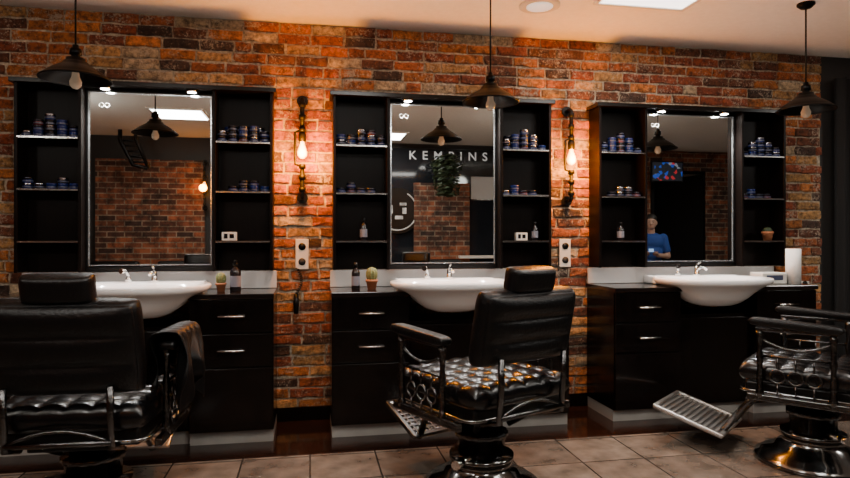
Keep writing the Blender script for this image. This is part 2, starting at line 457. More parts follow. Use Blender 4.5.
def sinkcab():
    r = empty("sink_cabinet", (0, Y0, 0), "low dark wood cabinet under washbasin", "cabinet", group="under-basin cabinets")
    w = W-2*CABW-0.006
    bm = B(); box(bm, (0, -0.20, (PH+.69)/2), (w, 0.34, .69-PH)); finish("body", bm, M['wenge'], r)
    bm = B(); box(bm, (0, -0.20, PH/2), (w, 0.33, PH)); finish("plinth", bm, M['plinth'], r, label="pale grey plinth")
    bm = B(); box(bm, (0, -0.38, (PH+.67)/2), (w-0.01, 0.016, .66-PH), 0.002); finish("door", bm, M['wenge'], r)
    return r

def worktop():
    bm = B(); box(bm, (0, -0.225, 0.865), (CABW+0.002, 0.45, 0.03), 0.004)
    return finish("worktop", bm, M['worktop'], loc=(0, Y0, 0), label="dark glossy worktop slab beside the washbasin", category="worktop", group="station worktops")

def splash():
    bm = B(); box(bm, (0, -0.028, 0.938), (W-0.01, 0.016, 0.112), 0.002)
    return finish("splashback", bm, M['splash'], loc=(0, Y0, 0), label="pale grey splashback strip behind worktop", category="splashback", group="splashbacks")

def sink():
    CY = -0.390
    r = empty("washbasin", (0, CY, 0), "white ceramic bowl-fronted washbasin with chrome tap", "washbasin", group="washbasins")
    def outline(a, s):
        c, sn = math.cos(a), math.sin(a)
        b = 0.27 if sn < 0 else 0.20
        x = 0.39*math.copysign(abs(c)**(0.75 if sn < 0 else 0.5), c)
        y = b*math.copysign(abs(sn)**(0.95 if sn < 0 else 0.5), sn)
        return x*s, y*s
    prof = [(0, .744), (0.20, .745), (0.34, .752), (0.47, .772), (0.59, .804), (0.69, .838), (0.80, .868), (0.90, .888), (0.96, .898), (1.0, .912), (1.004, .926), (0.99, .936), (0.94, .938),
            (0.84, .928), (0.72, .885), (0.58, .83), (0.4, .795), (0.0, .782)]
    bm = B(); seg = 72; rings = []
    for i, (s, z) in enumerate(prof):
        if s == 0: rings.append([bm.verts.new((0, 0, z))]); continue
        rg = []
        for k in range(seg):
            x, y = outline(2*math.pi*k/seg, s)
            if i < 7 and y+CY > -0.464: x = max(-0.272, min(0.272, x))
            rg.append(bm.verts.new((x, y, z)))
        rings.append(rg)
    for i in range(len(rings)-1):
        A, C = rings[i], rings[i+1]
        for k in range(seg):
            k2 = (k+1) % seg
            if len(A) == 1: f = bm.faces.new((A[0], C[k], C[k2]))
            elif len(C) == 1: f = bm.faces.new((A[k], C[0], A[k2]))
            else: f = bm.faces.new((A[k], C[k], C[k2], A[k2]))
            f.smooth = True
    finish("basin", bm, M['white'], r)
    bm = B(); box(bm, (0, 0.262, 0.911), (0.66, 0.155, 0.058), 0.012); finish("tap_deck", bm, M['white'], r)
    bm = B()
    lathe(bm, [(0, 0), (0.022, 0), (0.022, 0.008), (0.017, 0.013), (0.016, 0.05), (0.012, 0.06), (0, 0.062)], (0, 0, 0), 16)
    tube(bm, arc((0, -0.01, 0.04), (0, -0.06, 0.075), (0, -0.11, 0.045), 6), [0.012, .011, .010, .010, .009, .009, .009], 12)
    tube(bm, [(0, 0, 0.06), (0, 0.01, 0.072), (0.0, -0.045, 0.092)], [0.009, .008, .005], 8)
    finish("tap", bm, M['chrome'], r, loc=(0.03, 0.235, 0.94), label="chrome mixer tap")
    bm = B()
    lathe(bm, [(0, 0), (0.018, 0), (0.016, 0.02), (0.010, 0.03), (0, 0.03)], (0, 0, 0), 14)
    tube(bm, arc((0, 0, 0.03), (0, 0, 0.07), (-0.028, -0.05, 0.066), 6), [0.009, .009, .010, .011, .013, .015, .017], 12)
    finish("hand_shower", bm, M['chrome'], r, loc=(-0.12, 0.235, 0.94), label="chrome hand shower on its holder")
    bm = B(); lathe(bm, [(0, .780), (0.022, .784), (0.022, .790), (0, .792)], (0, 0, 0), 16); finish("drain", bm, M['chrome'], r)
    return r

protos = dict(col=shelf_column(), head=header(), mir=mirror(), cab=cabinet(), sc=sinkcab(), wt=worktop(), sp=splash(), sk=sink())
def place(o, x):
    loc = o.location.copy(); loc.x = x
    return loc
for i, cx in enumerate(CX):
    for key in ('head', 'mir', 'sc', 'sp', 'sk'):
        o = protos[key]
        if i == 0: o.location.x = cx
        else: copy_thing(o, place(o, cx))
    for s in (-1, 1):
        for key, off in (('col', COFF), ('cab', W/2-CABW/2), ('wt', W/2-CABW/2)):
            if i == 0 and s == -1: protos[key].location.x = cx-off
            else: copy_thing(protos[key], place(protos[key], cx+s*off))

# ------------------------------------------------------------ small goods
TR, TH = 0.030, 0.034
def tin_mesh(name, body, lid, r=TR, h=TH):
    bm = B()
    lathe(bm, [(0, 0), (r*.94, 0), (r, 0.003), (r, h*.55)], (0, 0, 0), 18, 0)
    lathe(bm, [(r, h*.55), (r*1.03, h*.55), (r*1.03, h*.93), (r*.96, h), (0, h)], (0, 0, 0), 18, 1)
    lathe(bm, [(r*1.005, h*.2), (r*1.005, h*.45)], (0, 0, 0), 18, 2)
    return finish(name, bm, [body, lid, M['label']])
tins = []
for b_, l_, lab in [('tinblue', 'lid', "small round dark blue hair wax tin"), ('tinblack', 'lidsilver', "small round black hair wax tin with silver lid"),
                    ('tinred', 'lid', "small round dark red hair wax tin"), ('tinblue', 'tinblue', "small round all-blue hair wax tin"), ('tinblack', 'lid', "small round black hair wax tin"),
                    ('tinblue', 'lidsilver', "small round blue hair wax tin with silver lid")]:
    t = tin_mesh("wax_tin", M[b_], M[l_]); t["label"] = lab+" on shelf"; t["category"] = "tin"; tins.append([t, False])
def put_tin(x, y, z, grp, sc=1.0, sz=1.0):
    rec = random.choice(tins+[tins[0], tins[3], tins[0]])
    if not rec[1]: o = rec[0]; rec[1] = True
    else: o = rec[0].copy(); COL.objects.link(o)
    o.location = (x, y, z); o.rotation_euler = (0, 0, random.uniform(0, 6)); o["group"] = grp; o.scale = (sc, sc, sz)
for cx in CX:
    for s in (-1, 1):
        xc = cx+s*COFF
        hts = random.choice([[2, 2, 3, 3, 2], [2, 3, 4, 2, 2], [2, 3, 4, 3, 1], [2, 3, 3, 3, 2], [1, 3, 4, 3, 2]])
        for k, hn in enumerate(hts):
            sc = random.uniform(0.92, 1.0)
            for lvl in range(hn):
                put_tin(xc+(k-2)*0.0645+random.uniform(-.001, .001), -0.143+random.uniform(-.003, .003), SH[2]+lvl*(TH+0.0004), "wax tins stacked on the upper shelves", sc, 1.0)
        for k in range(4):
            n_ = random.choice([1, 2, 3])
            for lvl in range(n_):
                put_tin(xc+(k-1.5)*0.064, -0.076, SH[2]+lvl*(TH+0.0004), "wax tins stacked on the upper shelves", 0.92)
        for k, hn in enumerate(random.choice([[1, 2, 1, 1, 0], [2, 1, 1, 2, 1], [0, 1, 2, 2, 1], [1, 1, 2, 1, 1]])):
            for lvl in range(hn):
                put_tin(xc+(k-2)*0.0645, -0.13, SH[1]+lvl*(TH+0.0004), "wax tins on the middle shelves", 0.97)
for rec in tins:
    if not rec[1]: bpy.data.objects.remove(rec[0])

def bottle(name, loc, h=0.16, r=0.024, mat='bottle', label="", pump=False):
    e = empty(name, loc, label, "bottle")
    bm = B(); lathe(bm, [(0, 0), (r, 0), (r*1.03, .006), (r*1.03, h*.62), (r*.8, h*.72), (r*.4, h*.78), (r*.4, h*.82), (0, h*.82)], (0, 0, 0), 20)
    finish("bottle_body", bm, M[mat], e)
    bm = B(); lathe(bm, [(r*1.04, h*.15), (r*1.04, h*.5)], (0, 0, 0), 20); finish("label", bm, simple("bottle_label", (0.2, 0.2, 0.24), 0.5), e, label="pale printed label")
    bm = B()
    if pump:
        lathe(bm, [(0, h*.82), (r*.5, h*.82), (r*.5, h*.9), (0, h*.9)], (0, 0, 0), 14)
        box(bm, (0, -0.012, h*.95), (0.018, 0.055, 0.02), 0.004)
        tube(bm, [(0, -0.02, h*.93), (0, -0.032, h*.84), (0, -0.025, h*.78)], 0.004, 8)
    else:
        lathe(bm, [(0, h*.82), (r*.5, h*.82), (r*.45, h), (0, h)], (0, 0, 0), 14)
    finish("spray_head" if pump else "cap", bm, M['blackmetal'], e)
def whitebox(loc, w=0.07, label="small white boxed product on shelf"):
    e = empty("product_box", loc, label, "box")
    bm = B(); box(bm, (0, 0, 0.027), (w, 0.04, 0.054), 0.002); finish("carton", bm, M['plastic_white'], e)
    bm = B(); box(bm, (-w*.22, -0.0205, 0.028), (w*.25, 0.001, 0.03)); box(bm, (w*.18, -0.0205, 0.028), (w*.3, 0.001, 0.026)); finish("printed_panel", bm, M['tinblack'], e)
TC = 0.88
def cactus(loc, s=1.0, label="small cactus in terracotta pot on worktop"):
    e = empty("potted_cactus", loc, label, "plant")
    bm = B(); lathe(bm, [(0, 0), (.024*s, 0), (.032*s, .045*s), (.036*s, .045*s), (.036*s, .058*s), (.031*s, .058*s), (.029*s, .05*s), (0, .05*s)], (0, 0, 0), 20); finish("pot", bm, M['terracotta'], e)
    bm = B(); lathe(bm, [(0, .045*s), (.022*s, .05*s), (.03*s, .075*s), (.03*s, .1*s), (.02*s, .122*s), (0, .13*s)], (0, 0, 0), 40, fn=lambda a, z: 1+0.13*math.cos(a*10)); finish("cactus_stem", bm, M['cactus'], e)

bottle("spray_bottle", (CX[0]+0.52, -0.25, TC), 0.19, 0.032, label="black trigger spray bottle on worktop beside washbasin", pump=True)
cactus((CX[0]+0.435, -0.25, TC), 0.9, "small cactus in terracotta pot beside the tap")
bottle("shampoo_bottle", (CX[1]-0.60, -0.25, TC), 0.17, 0.026, label="dark product bottle with pale label on worktop")
cactus((CX[1]-0.50, -0.27, TC), 1.1)
whitebox((CX[0]+0.47, -0.13, SH[0]), 0.09)
whitebox((CX[1]+0.54, -0.13, SH[0]), 0.08)
bottle("tonic_bottle", (CX[1]-0.54, -0.13, SH[0]), 0.15, 0.024, label="dark tonic bottle with pale label on lower shelf")
bottle("tonic_bottle", (CX[1]+0.64, -0.13, SH[0]), 0.13, 0.022, label="dark tonic bottle with pale label on lower shelf")
bottle("tonic_bottle", (CX[2]-0.55, -0.13, SH[0]), 0.13, 0.024, label="dark tonic bottle with pale label on lower shelf")
e = empty("plant_pot", (CX[2]+0.63, -0.13, SH[0]), "small terracotta pot with clipped plant on lower shelf", "plant")
bm = B(); lathe(bm, [(0, 0), (.028, 0), (.038, .05), (.042, .05), (.042, .066), (.036, .066), (.034, .055), (0, .055)], (0, 0, 0), 20); finish("pot", bm, M['terracotta'], e)
bm = B(); lathe(bm, [(0, .055), (.03, .058), (.034, .075), (.02, .095), (0, .1)], (0, 0, 0), 20); finish("foliage", bm, M['leaf'], e)
e = empty("glove_box", (CX[2]+0.53, -0.26, TC), "white dispenser box with dark window lying on worktop", "box")
bm = B(); box(bm, (0, 0, 0.04), (0.2, 0.13, 0.08), 0.006); finish("carton", bm, M['plastic_white'], e)
bm = B(); box(bm, (0, -0.0655, 0.045), (0.13, 0.002, 0.035)); finish("printed_panel", bm, M['label'], e)
e = empty("paper_towel_roll", (CX[2]+0.70, -0.30, TC), "upright white paper towel roll on worktop end", "paper roll")
bm = B(); lathe(bm, [(0.018, 0), (.05, 0), (.05, .25), (.018, .25), (0.018, 0)], (0, 0, 0), 32); finish("paper", bm, M['paper'], e)
bm = B(); lathe(bm, [(0.015, 0), (.0178, 0), (.0178, .252), (.015, .252), (0.015, 0)], (0, 0, 0), 20); finish("core_tube", bm, M['terracotta'], e, label="cardboard core")

# ------------------------------------------------------------ wall sconces + sockets
def sconce(x):
    e = empty("pipe_wall_lamp", (x, -0.018, 1.77), "black iron pipe wall lamp with glowing filament bulb on brick", "wall lamp", group="pipe wall lamps")
    for z in (0.34, -0.30):
        bm = B(); tube(bm, [(0, 0.0, z), (0, -0.012, z)], 0.036, 20); finish("wall_flange", bm, M['iron'], e)
    bm = B()
    tube(bm, [(0, -0.012, 0.34), (0, -0.06, 0.34)]+arc((0, -0.06, 0.34), (0, -0.085, 0.34), (0, -0.085, 0.315), 4)+[(0, -0.085, 0.30), (0, -0.085, 0.12)], 0.014, 12)
    for z in (0.30, 0.22, 0.14): tube(bm, [(0, -0.085, z-0.014), (0, -0.085, z+0.014)], 0.022, 12)
    tube(bm, [(0, -0.012, -0.30), (0, -0.06, -0.30)]+arc((0, -0.06, -0.30), (0, -0.085, -0.30), (0, -0.085, -0.275), 4)+[(0, -0.085, -0.25), (0, -0.085, -0.10)], 0.014, 12)
    for z in (-0.25, -0.17, -0.10): tube(bm, [(0, -0.085, z-0.014), (0, -0.085, z+0.014)], 0.022, 12)
    tube(bm, [(0, -0.085, -0.10), (-0.045, -0.085, -0.085), (-0.045, -0.085, 0.0), (-0.045, -0.085, 0.12), (0, -0.085, 0.14)], 0.008, 8)
    finish("pipe", bm, M['iron'], e)
    bm = B(); lathe(bm, [(0, .12), (.02, .12), (.024, .105), (.024, .065), (.018, .06), (0, .06)], (0, -0.085, 0), 18); finish("lamp_holder", bm, M['iron'], e)
    bm = B(); lathe(bm, [(.012, .06), (.014, .045), (.024, .018), (.032, -.008), (.028, -.032), (.012, -.048), (0, -.051)], (0, -0.085, 0), 20); finish("bulb", bm, M['bulbhot'], e, label="glowing amber bulb")
    ld = bpy.data.lights.new("bulb_glow", 'POINT'); ld.energy = 50; ld.color = (1, 0.29, 0.0); ld.shadow_soft_size = 0.05
    lo = bpy.data.objects.new("bulb_glow", ld); COL.objects.link(lo); lo.parent = e; lo.location = (0, -0.20, -0.03)
    return e
s1 = sconce(-0.05)
s2 = copy_thing(s1, (1.805, -0.018, 1.77))
s3 = copy_thing(s1, (-1.44, YB+0.10, 1.93), (0, 0, R(180)))
for c in s3.children:
    if c.type == 'LIGHT': c.data = c.data.copy(); c.data.energy = 8
def socket(x, z, label="white double wall socket plate on brick", h=0.2):
    e = empty("wall_socket", (x, -0.026, z), label, "socket", group="wall sockets")
    bm = B(); box(bm, (0, 0, 0), (0.085, 0.014, h), 0.004); finish("plate", bm, M['plastic_white'], e)
    for dz in (-h/4, h/4):
        bm = B(); lathe(bm, [(0, 0), (.024, 0), (.024, .004), (0, .004)], (0, 0, 0), 18)
        finish("socket_face", bm, M['darkwall'] if dz < 0 else M['blackmetal'], e, loc=(0, -0.007, dz), rot=(R(90), 0, 0))
    return e
socket(-0.052, 1.10); socket(1.79, 1.10)
socket(3.75, 0.83, h=0.09)
e = empty("hair_clipper", (-0.09, -0.042, 0.78), "black hair clipper hanging by its coiled cord on brick wall", "hair clipper")
bm = B(); tube(bm, [(0.0, 0, 0.06), (0, 0, 0.0), (0, 0, -0.07)], [0.014, 0.02, 0.016], 12); finish("clipper_body", bm, M['blackmetal'], e)
bm = B(); pts = []
for k in range(90):
    t = k/89; pts.append((0.035*math.sin(t*3)+0.010*math.cos(k*0.9), 0.010*math.sin(k*0.9)-0.004, 0.06+t*0.17))
tube(bm, pts, 0.0028, 6); finish("cord", bm, M['blackmetal'], e)

# ------------------------------------------------------------ pendants
def pendant():
    e = empty("pendant_lamp", (0, 0, H), "black enamel industrial pendant lamp hanging on a thin cord", "pendant lamp", group="pendant lamps")
    zr = 1.985-H
    bm = B(); lathe(bm, [(0, 0), (0.05, 0), (0.05, -0.012), (0.03, -0.03), (0.008, -0.035), (0, -0.035)], (0, 0, 0), 24); finish("ceiling_rose", bm, M['shade'], e)
    bm = B(); tube(bm, [(0, 0, -0.03), (0, 0, zr+0.16)], 0.005, 8); finish("cord", bm, M['iron'], e)
    bm = B(); lathe(bm, [(0, .165), (.014, .165), (.016, .15), (.026, .146), (.028, .118), (.020, .114), (.020, .104), (.042, .10), (.044, .086), (.054, .082), (.062, .070), (.085, .056), (.120, .034), (.140, .018), (.150, .008), (.162, .002), (.163, -.006),
                         (.155, -.004), (.138, .010), (.11, .03), (.07, .052), (.04, .06), (0, .062)], (0, 0, zr), 40); finish("lamp_shade", bm, M['shade'], e)
    bm = B(); lathe(bm, [(0, .06), (.014, .06), (.016, .03), (.018, .010), (.028, -.014), (.026, -.034), (.013, -.048), (0, -.051)], (0, 0, zr), 20); finish("bulb", bm, M['bulbclear'], e, label="dim clear bulb")
    return e
p = pendant()
p.location = (-1.13, -0.90, H)
copy_thing(p, (1.015, -0.78, H))
copy_thing(p, (2.96, -0.92, H))

e = empty("ceiling_downlight", (1.38, -0.60, H), "round white ceiling downlight with recessed lens", "ceiling light")
bm = B(); lathe(bm, [(0, 0), (0.125, 0), (0.125, -0.008), (0.1, -0.014), (0.085, -0.01), (0, -0.01)], (0, 0, 0), 36); finish("trim_ring", bm, M['plastic_white'], e)
bm = B(); lathe(bm, [(0, -0.0105), (0.08, -0.0105), (0.08, -0.013), (0, -0.014)], (0, 0, 0), 36); finish("lens", bm, M['dimlens'], e)
def cpanel(x, y, energy, w=0.6, d=0.6):
    e = empty("ceiling_light_panel", (x, y, H), "square flush ceiling light panel with white frame", "ceiling light", group="ceiling light panels")
    bm = B()
    for s in (-1, 1):
        box(bm, (s*(w/2-0.012), 0, -0.008), (0.024, d, 0.016)); box(bm, (0, s*(d/2-0.012), -0.008), (w-0.048, 0.024, 0.016))
    finish("frame", bm, M['plastic_white'], e)
    bm = B(); box(bm, (0, 0, -0.005), (w-0.05, d-0.05, 0.008)); finish("diffuser", bm, M['panel'], e)
    ld = bpy.data.lights.new("panel_light", 'AREA'); ld.shape = 'RECTANGLE'; ld.size = w-0.08; ld.size_y = d-0.08; ld.energy = energy; ld.color = (1, 0.95, 0.88)
    lo = bpy.data.objects.new("panel_light", ld); COL.objects.link(lo); lo.parent = e; lo.location = (0, 0, -0.02)
cpanel(1.98, -1.0, 18)
cpanel(-1.45, -3.45, 28)
cpanel(0.4, -2.4, 20)  # this panel and the next three are added as room fill light
cpanel(2.4, -2.4, 20)
cpanel(5.6, -2.6, 46)
cpanel(1.0, -4.5, 30)
def globe(x, y):
    e = empty("fill_globe_lamp", (x, y, H), "added fill light, opal glass globe on short rod, out of view", "pendant lamp", group="added fill globes")
    bm = B(); tube(bm, [(0, 0, 0), (0, 0, -0.22)], 0.008, 10); finish("rod", bm, M['brass'], e)
    bm = B(); lathe(bm, [(0.11*math.sin(math.pi*k/16), -0.33+0.11*math.cos(math.pi*k/16)) for k in range(17)], (0, 0, 0), 28); finish("globe", bm, M['globe'], e)
    return e
for gx in (-2.55, -0.1, 2.9): globe(gx, -2.6)  # unseen globes added to fill the ceiling and upper walls with light

# ------------------------------------------------------------ barber chair (front = local -Y)
def barber_chair(label, foot_w=0.42, heel=(-0.40, 0.14), toe=(-0.74, 0.33), bw=0.58, sw=0.60, zs=0.0, lattice=False, backz=0.655, bh=0.335, pmat='plate', ribm='satin', tuft=0.018):
    r = empty("barber_chair", (0, 0, 0), label, "barber chair", group="barber chairs")
    ax = sw/2+0.045
    bm = B(); lathe(bm, [(0, 0), (.27, 0), (.285, .012), (.28, .03), (.255, .036), (.245, .055), (.185, .07), (.17, .10), (.15, .108), (.145, .14), (.155, .148), (.155, .17), (0, .17)], (0, 0, 0), 48); finish("base", bm, M['basemetal'], r, label="stepped chrome floor base")
    bm = B(); lathe(bm, [(0, .17), (.110, .17), (.110, .25), (.125, .255), (.125, .28), (.10, .285), (.10, .35+zs), (0, .35+zs)], (0, 0, 0), 64, fn=lambda a, z: 1+0.03*math.cos(a*16)); finish("hydraulic_column", bm, M['castmetal'], r, label="fluted dark metal column")
    bm = B(); tube(bm, [(0.07, 0.05, 0.20), (0.16, 0.10, 0.20), (0.26, 0.16, 0.22)], 0.012, 10); tube(bm, [(0.25, 0.155, 0.218), (0.31, 0.19, 0.225)], 0.02, 10); finish("pump_lever", bm, M['chrome'], r)
    bm = B(); box(bm, (0, 0, 0.365+zs), (0.36, 0.40, 0.04), 0.01); box(bm, (0, 0.0, 0.42+zs), (sw-0.05, 0.55, 0.07), 0.014)
    for s in (-1, 1):
        tube(bm, [(s*0.20, 0.22, 0.40+zs), (s*0.10, 0.08, 0.31)], 0.016, 10); tube(bm, [(s*0.20, -0.22, 0.40+zs), (s*0.10, -0.08, 0.31)], 0.016, 10)
    finish("seat_frame", bm, M['blackmetal'], r)
    hx = sw/2
    bm = B()
    ring = []
    for (cx_, cy_, a0) in ((hx-.06, -.24, -90), (hx-.06, .22, 0), (-hx+.06, .22, 90), (-hx+.06, -.24, 180)):
        for k in range(5):
            a_ = R(a0+k*22.5); ring.append((cx_+.06*math.cos(a_), cy_+.06*math.sin(a_), .405+zs))
    tube(bm, ring, 0.008, 8, closed=True)
    finish("chrome_trim", bm, M['darkchrome'], r)
    bm = B(); cushion(bm, sw, 0.62, 0.125, 6, 6, tuft, (0, 0.0, 0.50+zs), res=84, ex=12); finish("seat", bm, M['leather_tuft'], r, label="square tufted seat cushion")
    ang = R(12)
    Rb = Matrix.Rotation(-ang, 3, 'X')@Matrix.Rotation(R(90), 3, 'X')
    up = Matrix.Rotation(-ang, 3, 'X')@Vector((0, 0, 1))
    nb = Matrix.Rotation(-ang, 3, 'X')@Vector((0, 1, 0))
    base = Vector((0, 0.25, backz))
    bm = B(); cushion(bm, bw, bh, 0.13, 1, 3, 0.014, base+up*(bh/2), Rb, res=60, ex=9); finish("backrest", bm, M['leather'], r, label="thick segmented leather backrest")
    bm = B(); cushion(bm, bw-0.03, bh-0.025, 0.08, 1, 3, 0.024, base+up*(bh/2)+nb*0.045, Rb, res=48, both=True, ex=8); finish("back_shell", bm, M['leather'], r, label="padded rear panel with horizontal bands")
    bm = B()
    zb = min(backz-0.06, 0.59)
    for s in (-1, 1): tube(bm, [Vector((s*0.19, 0.23, 0.37+zs)), Vector((s*0.19, 0.335, 0.40+zs)), Vector((s*0.19, 0.35, zb)), base+up*0.06+nb*0.09+Vector((s*0.19, 0, 0))], 0.014, 10)
    tube(bm, [(-0.19, 0.342, 0.42+zs), (0.19, 0.342, 0.42+zs)], 0.012, 10)
    tube(bm, arc((-0.19, 0.342, 0.42+zs), (0, 0.342, 0.52+zs), (0.19, 0.342, 0.42+zs), 8), 0.008, 8)
    finish("back_bracket", bm, M['castmetal'], r)
    bm = B()
    for s in (-1, 1): tube(bm, [base+up*(bh-.04)+Vector((s*0.06, 0.02, 0)), base+up*(bh+.03)+Vector((s*0.06, 0.02, 0))], 0.008, 10)
    finish("headrest_post", bm, M['chrome'], r)
    bm = B(); cushion(bm, 0.26, 0.11, 0.11, 1, 1, 0.004, base+up*(bh+.042), Rb, res=30, both=True, ex=7); finish("headrest", bm, M['leather'], r)
    for s in (-1, 1):
        bm = B(); cushion(bm, 0.065, 0.42, 0.042, 0, 0, 0, (s*ax, -0.03, 0.768), Matrix.Rotation(R(-3), 3, 'X'), res=20); finish("armrest", bm, M['leather'], r)
        bm = B()
        x = s*(ax-0.01)
        box(bm, (x, -0.03, 0.736), (0.026, 0.36, 0.020), 0.005)
        box(bm, (x, 0.0, 0.385+zs), (0.030, 0.50, 0.035), 0.006)
        box(bm, (s*(sw/2-0.01), 0.0, 0.385+zs), (0.08, 0.10, 0.03), 0.004)
        for y0 in (-0.19, 0.13):
            prof = [(0.018, .385+zs), (0.021, .41+zs), (0.013, .44), (0.016, .49), (0.012, .55), (0.018, .59), (0.011, .63), (0.015, .68), (0.019, .71), (0.019, .73)]
            lathe(bm, [(0, .385+zs)]+prof+[(0, .73)], (x, y0, 0), 14)
        tube(bm, arc((x, -0.19, 0.69), (x, -0.03, 0.59), (x, 0.13, 0.69), 8), 0.008, 8)
        for yc in (-0.11, -0.03, 0.05):
            tube(bm, [(x, yc+0.034*math.cos(t*0.4488), 0.50+0.034*math.sin(t*0.4488)) for t in range(14)], 0.006, 8, closed=True)
            tube(bm, [(x, yc, 0.40+zs), (x, yc, 0.466)], 0.005, 6); tube(bm, [(x, yc, 0.534), (x, yc, 0.60)], 0.005, 6)
        tube(bm, [(x, -0.19, 0.60), (x, 0.13, 0.60)], 0.007, 6)
        finish("arm_frame", bm, M['castmetal'], r, label="blackened metal side frame with ring ornament")
    heel = Vector((0, *heel)); toe = Vector((0, *toe)); d = toe-heel
    bm = B()
    zk = 0.30+zs
    for s in (-1, 1):
        tube(bm, [(s*0.11, -0.20, 0.38+zs), (s*0.11, -0.29, zk), (s*0.11, heel.y-0.04, heel.z-0.012)], 0.019, 10)
    box(bm, (0, -0.29, zk), (0.24, 0.035, 0.05), 0.006)
    finish("footrest_arm", bm, M['castmetal'], r)
    hw = foot_w/2
    tl = math.atan2(d.z, -d.y); Rf = Matrix.Rotation(-tl, 3, 'X')
    bm = B(); L = d.length; mid = (heel+toe)/2
    box(bm, mid, (2*hw, L, 0.016), 0.005, rot=Rf)
    fp = finish("footplate", bm, M[pmat], r, label="solid tilted footplate")
    bm = B(); nrm = Rf@Vector((0, 0, 1))
    nr = max(6, int(L/0.030))
    for k in range(nr):
        c = heel+d*((k+.5)/nr)+nrm*0.010
        box(bm, c, (2*hw-0.05, 0.017, 0.008), 0.003, rot=Rf)
    if lattice:
        for k in range(8):
            box(bm, mid+nrm*0.011+Vector(((k-3.5)*(2*hw-.05)/8, 0, 0)), (0.010, L-.02, 0.010), 0.003, rot=Rf)
    for s in (-1, 1): box(bm, mid+nrm*0.010+Vector((s*(hw-0.012), 0, 0)), (0.024, L, 0.014), 0.004, rot=Rf)
    for q in (0.02, 0.98): box(bm, heel+d*q+nrm*0.010, (2*hw-0.01, 0.024, 0.014), 0.004, rot=Rf)
    finish("footplate_ribs", bm, M[ribm], fp, label="raised metal ribs")
    return r
LA = 177
c1 = barber_chair("black leather barber chair with cape draped over one arm", 0.40, (-0.42, 0.15), (-0.70, 0.30), bw=0.59, backz=0.60, bh=0.38, tuft=0.012)
c1.location = (-0.92, -1.30, 0); c1.rotation_euler = (0, 0, R(LA))
c2 = barber_chair("black leather barber chair with tufted seat and high headrest", 0.35, (-0.33, 0.18), (-0.60, 0.30), bw=0.56, sw=0.60, zs=0.02, lattice=True, pmat='castmetal', ribm='darkchrome')
c2.location = (0.815, -1.30, 0); c2.rotation_euler = (0, 0, R(-155))
c3 = barber_chair("black leather barber chair with ribbed chrome footplate extended", 0.44, (-0.40, 0.10), (-0.78, 0.21))
c3.location = (2.66, -1.30, 0); c3.rotation_euler = (0, 0, R(-140))

def cape():
    bm = B(); nu, nv = 44, 38; g = []
    for i in range(nu+1):
        row = []
        u = i/nu
        for j in range(nv+1):
            v = j/nv
            s = (v-0.42)*0.56
            y = (u-0.5)*0.36*(1+0.3*abs(s))+0.02*math.sin(v*14)
            if abs(s) < 0.045: x = s; z = 0.802-4*s*s
            else:
                a = abs(s)-0.045
                x = math.copysign(0.052+(0.026*math.sin(u*22+s*11)+0.022)*min(1, a*6), s); z = 0.794-a*0.95*(1+0.22*math.sin(u*9+1))
            z += 0.016*abs(math.sin(u*17+v*3))
            x += 0.014*math.sin(u*31+v*12)*min(1, abs(s)*8)
            row.append(bm.verts.new((x, y, z)))
        g.append(row)
    for i in range(nu):
        for j in range(nv):
            f = bm.faces.new((g[i][j], g[i+1][j], g[i+1][j+1], g[i][j+1])); f.smooth = True
    o = finish("barber_cape", bm, simple("black_nylon", (0.0012, 0.0012, 0.0014), 0.5, spec=0.18), label="black nylon cape bunched over barber chair armrest", category="cape")
    md = o.modifiers.new("Solidify", 'SOLIDIFY'); md.thickness = 0.004
    return o
cp = cape()
a = R(LA)
cp.location = (-0.92-math.cos(a)*0.345, -1.30-math.sin(a)*0.345, 0.002); cp.rotation_euler = (0, 0, a+R(180))

# ------------------------------------------------------------ dark curtain
bm = B(); n = 90; pr = []
for k in range(n+1):
    x = 3.99+k/n*1.4; y = -0.06+0.025*math.sin(k*0.9)
    pr.append((bm.verts.new((x, y, 0.02)), bm.verts.new((x, y, 2.45))))
for k in range(n):
    f = bm.faces.new((pr[k][0], pr[k+1][0], pr[k+1][1], pr[k][1])); f.smooth = True
finish("curtain", bm, M['curtain'], label="dark floor-length curtain beside the brick wall", category="curtain")

# ------------------------------------------------------------ far side of room (seen in mirrors)
bx("wall_front_brick", (-2.17, YB+0.03, 1.15), (1.42, 0.06, 2.3), M['bricktex'], kind="structure")
bx("wall_front_pier", (1.95, YB+0.04, 1.02), (0.85, 0.08, 2.04), M['bricktex'], kind="structure")
bx("wall_front_far", (6.6, YB+0.03, H/2), (3.6, 0.06, H-0.02), M['bricktex'], kind="structure")
def window(n, x0, x1, z0, z1):
    r = bpy.data.objects.new("window_%d" % n, None); COL.objects.link(r); r["kind"] = "structure"; r.location = ((x0+x1)/2, YB+0.01, (z0+z1)/2)
    w, h = x1-x0, z1-z0
    bm = B(); box(bm, (0, 0, 0), (w, 0.01, h)); finish("window_pane", bm, M['nightglass'], r)
    bm = B()
    for s in (-1, 1): box(bm, (s*w/2, 0.01, 0), (0.05, 0.04, h+0.05)); box(bm, (0, 0.01, s*h/2), (w, 0.04, 0.05))
    finish("window_frame", bm, M['blackmetal'], r)
    return r
w1 = window(1, 0.2, 4.2, 0.3, 2.58)
letter = simple("white_lettering", (0.6, 0.6, 0.6), 0.5, emit=(1, 1, 1), estr=0.28)
cu = bpy.data.curves.new("lettering", 'FONT'); cu.body = "KEMPINS"; cu.size = 0.18; cu.align_x = 'CENTER'; cu.align_y = 'CENTER'; cu.extrude = 0.002; cu.offset = 0.002; cu.space_character = 1.95
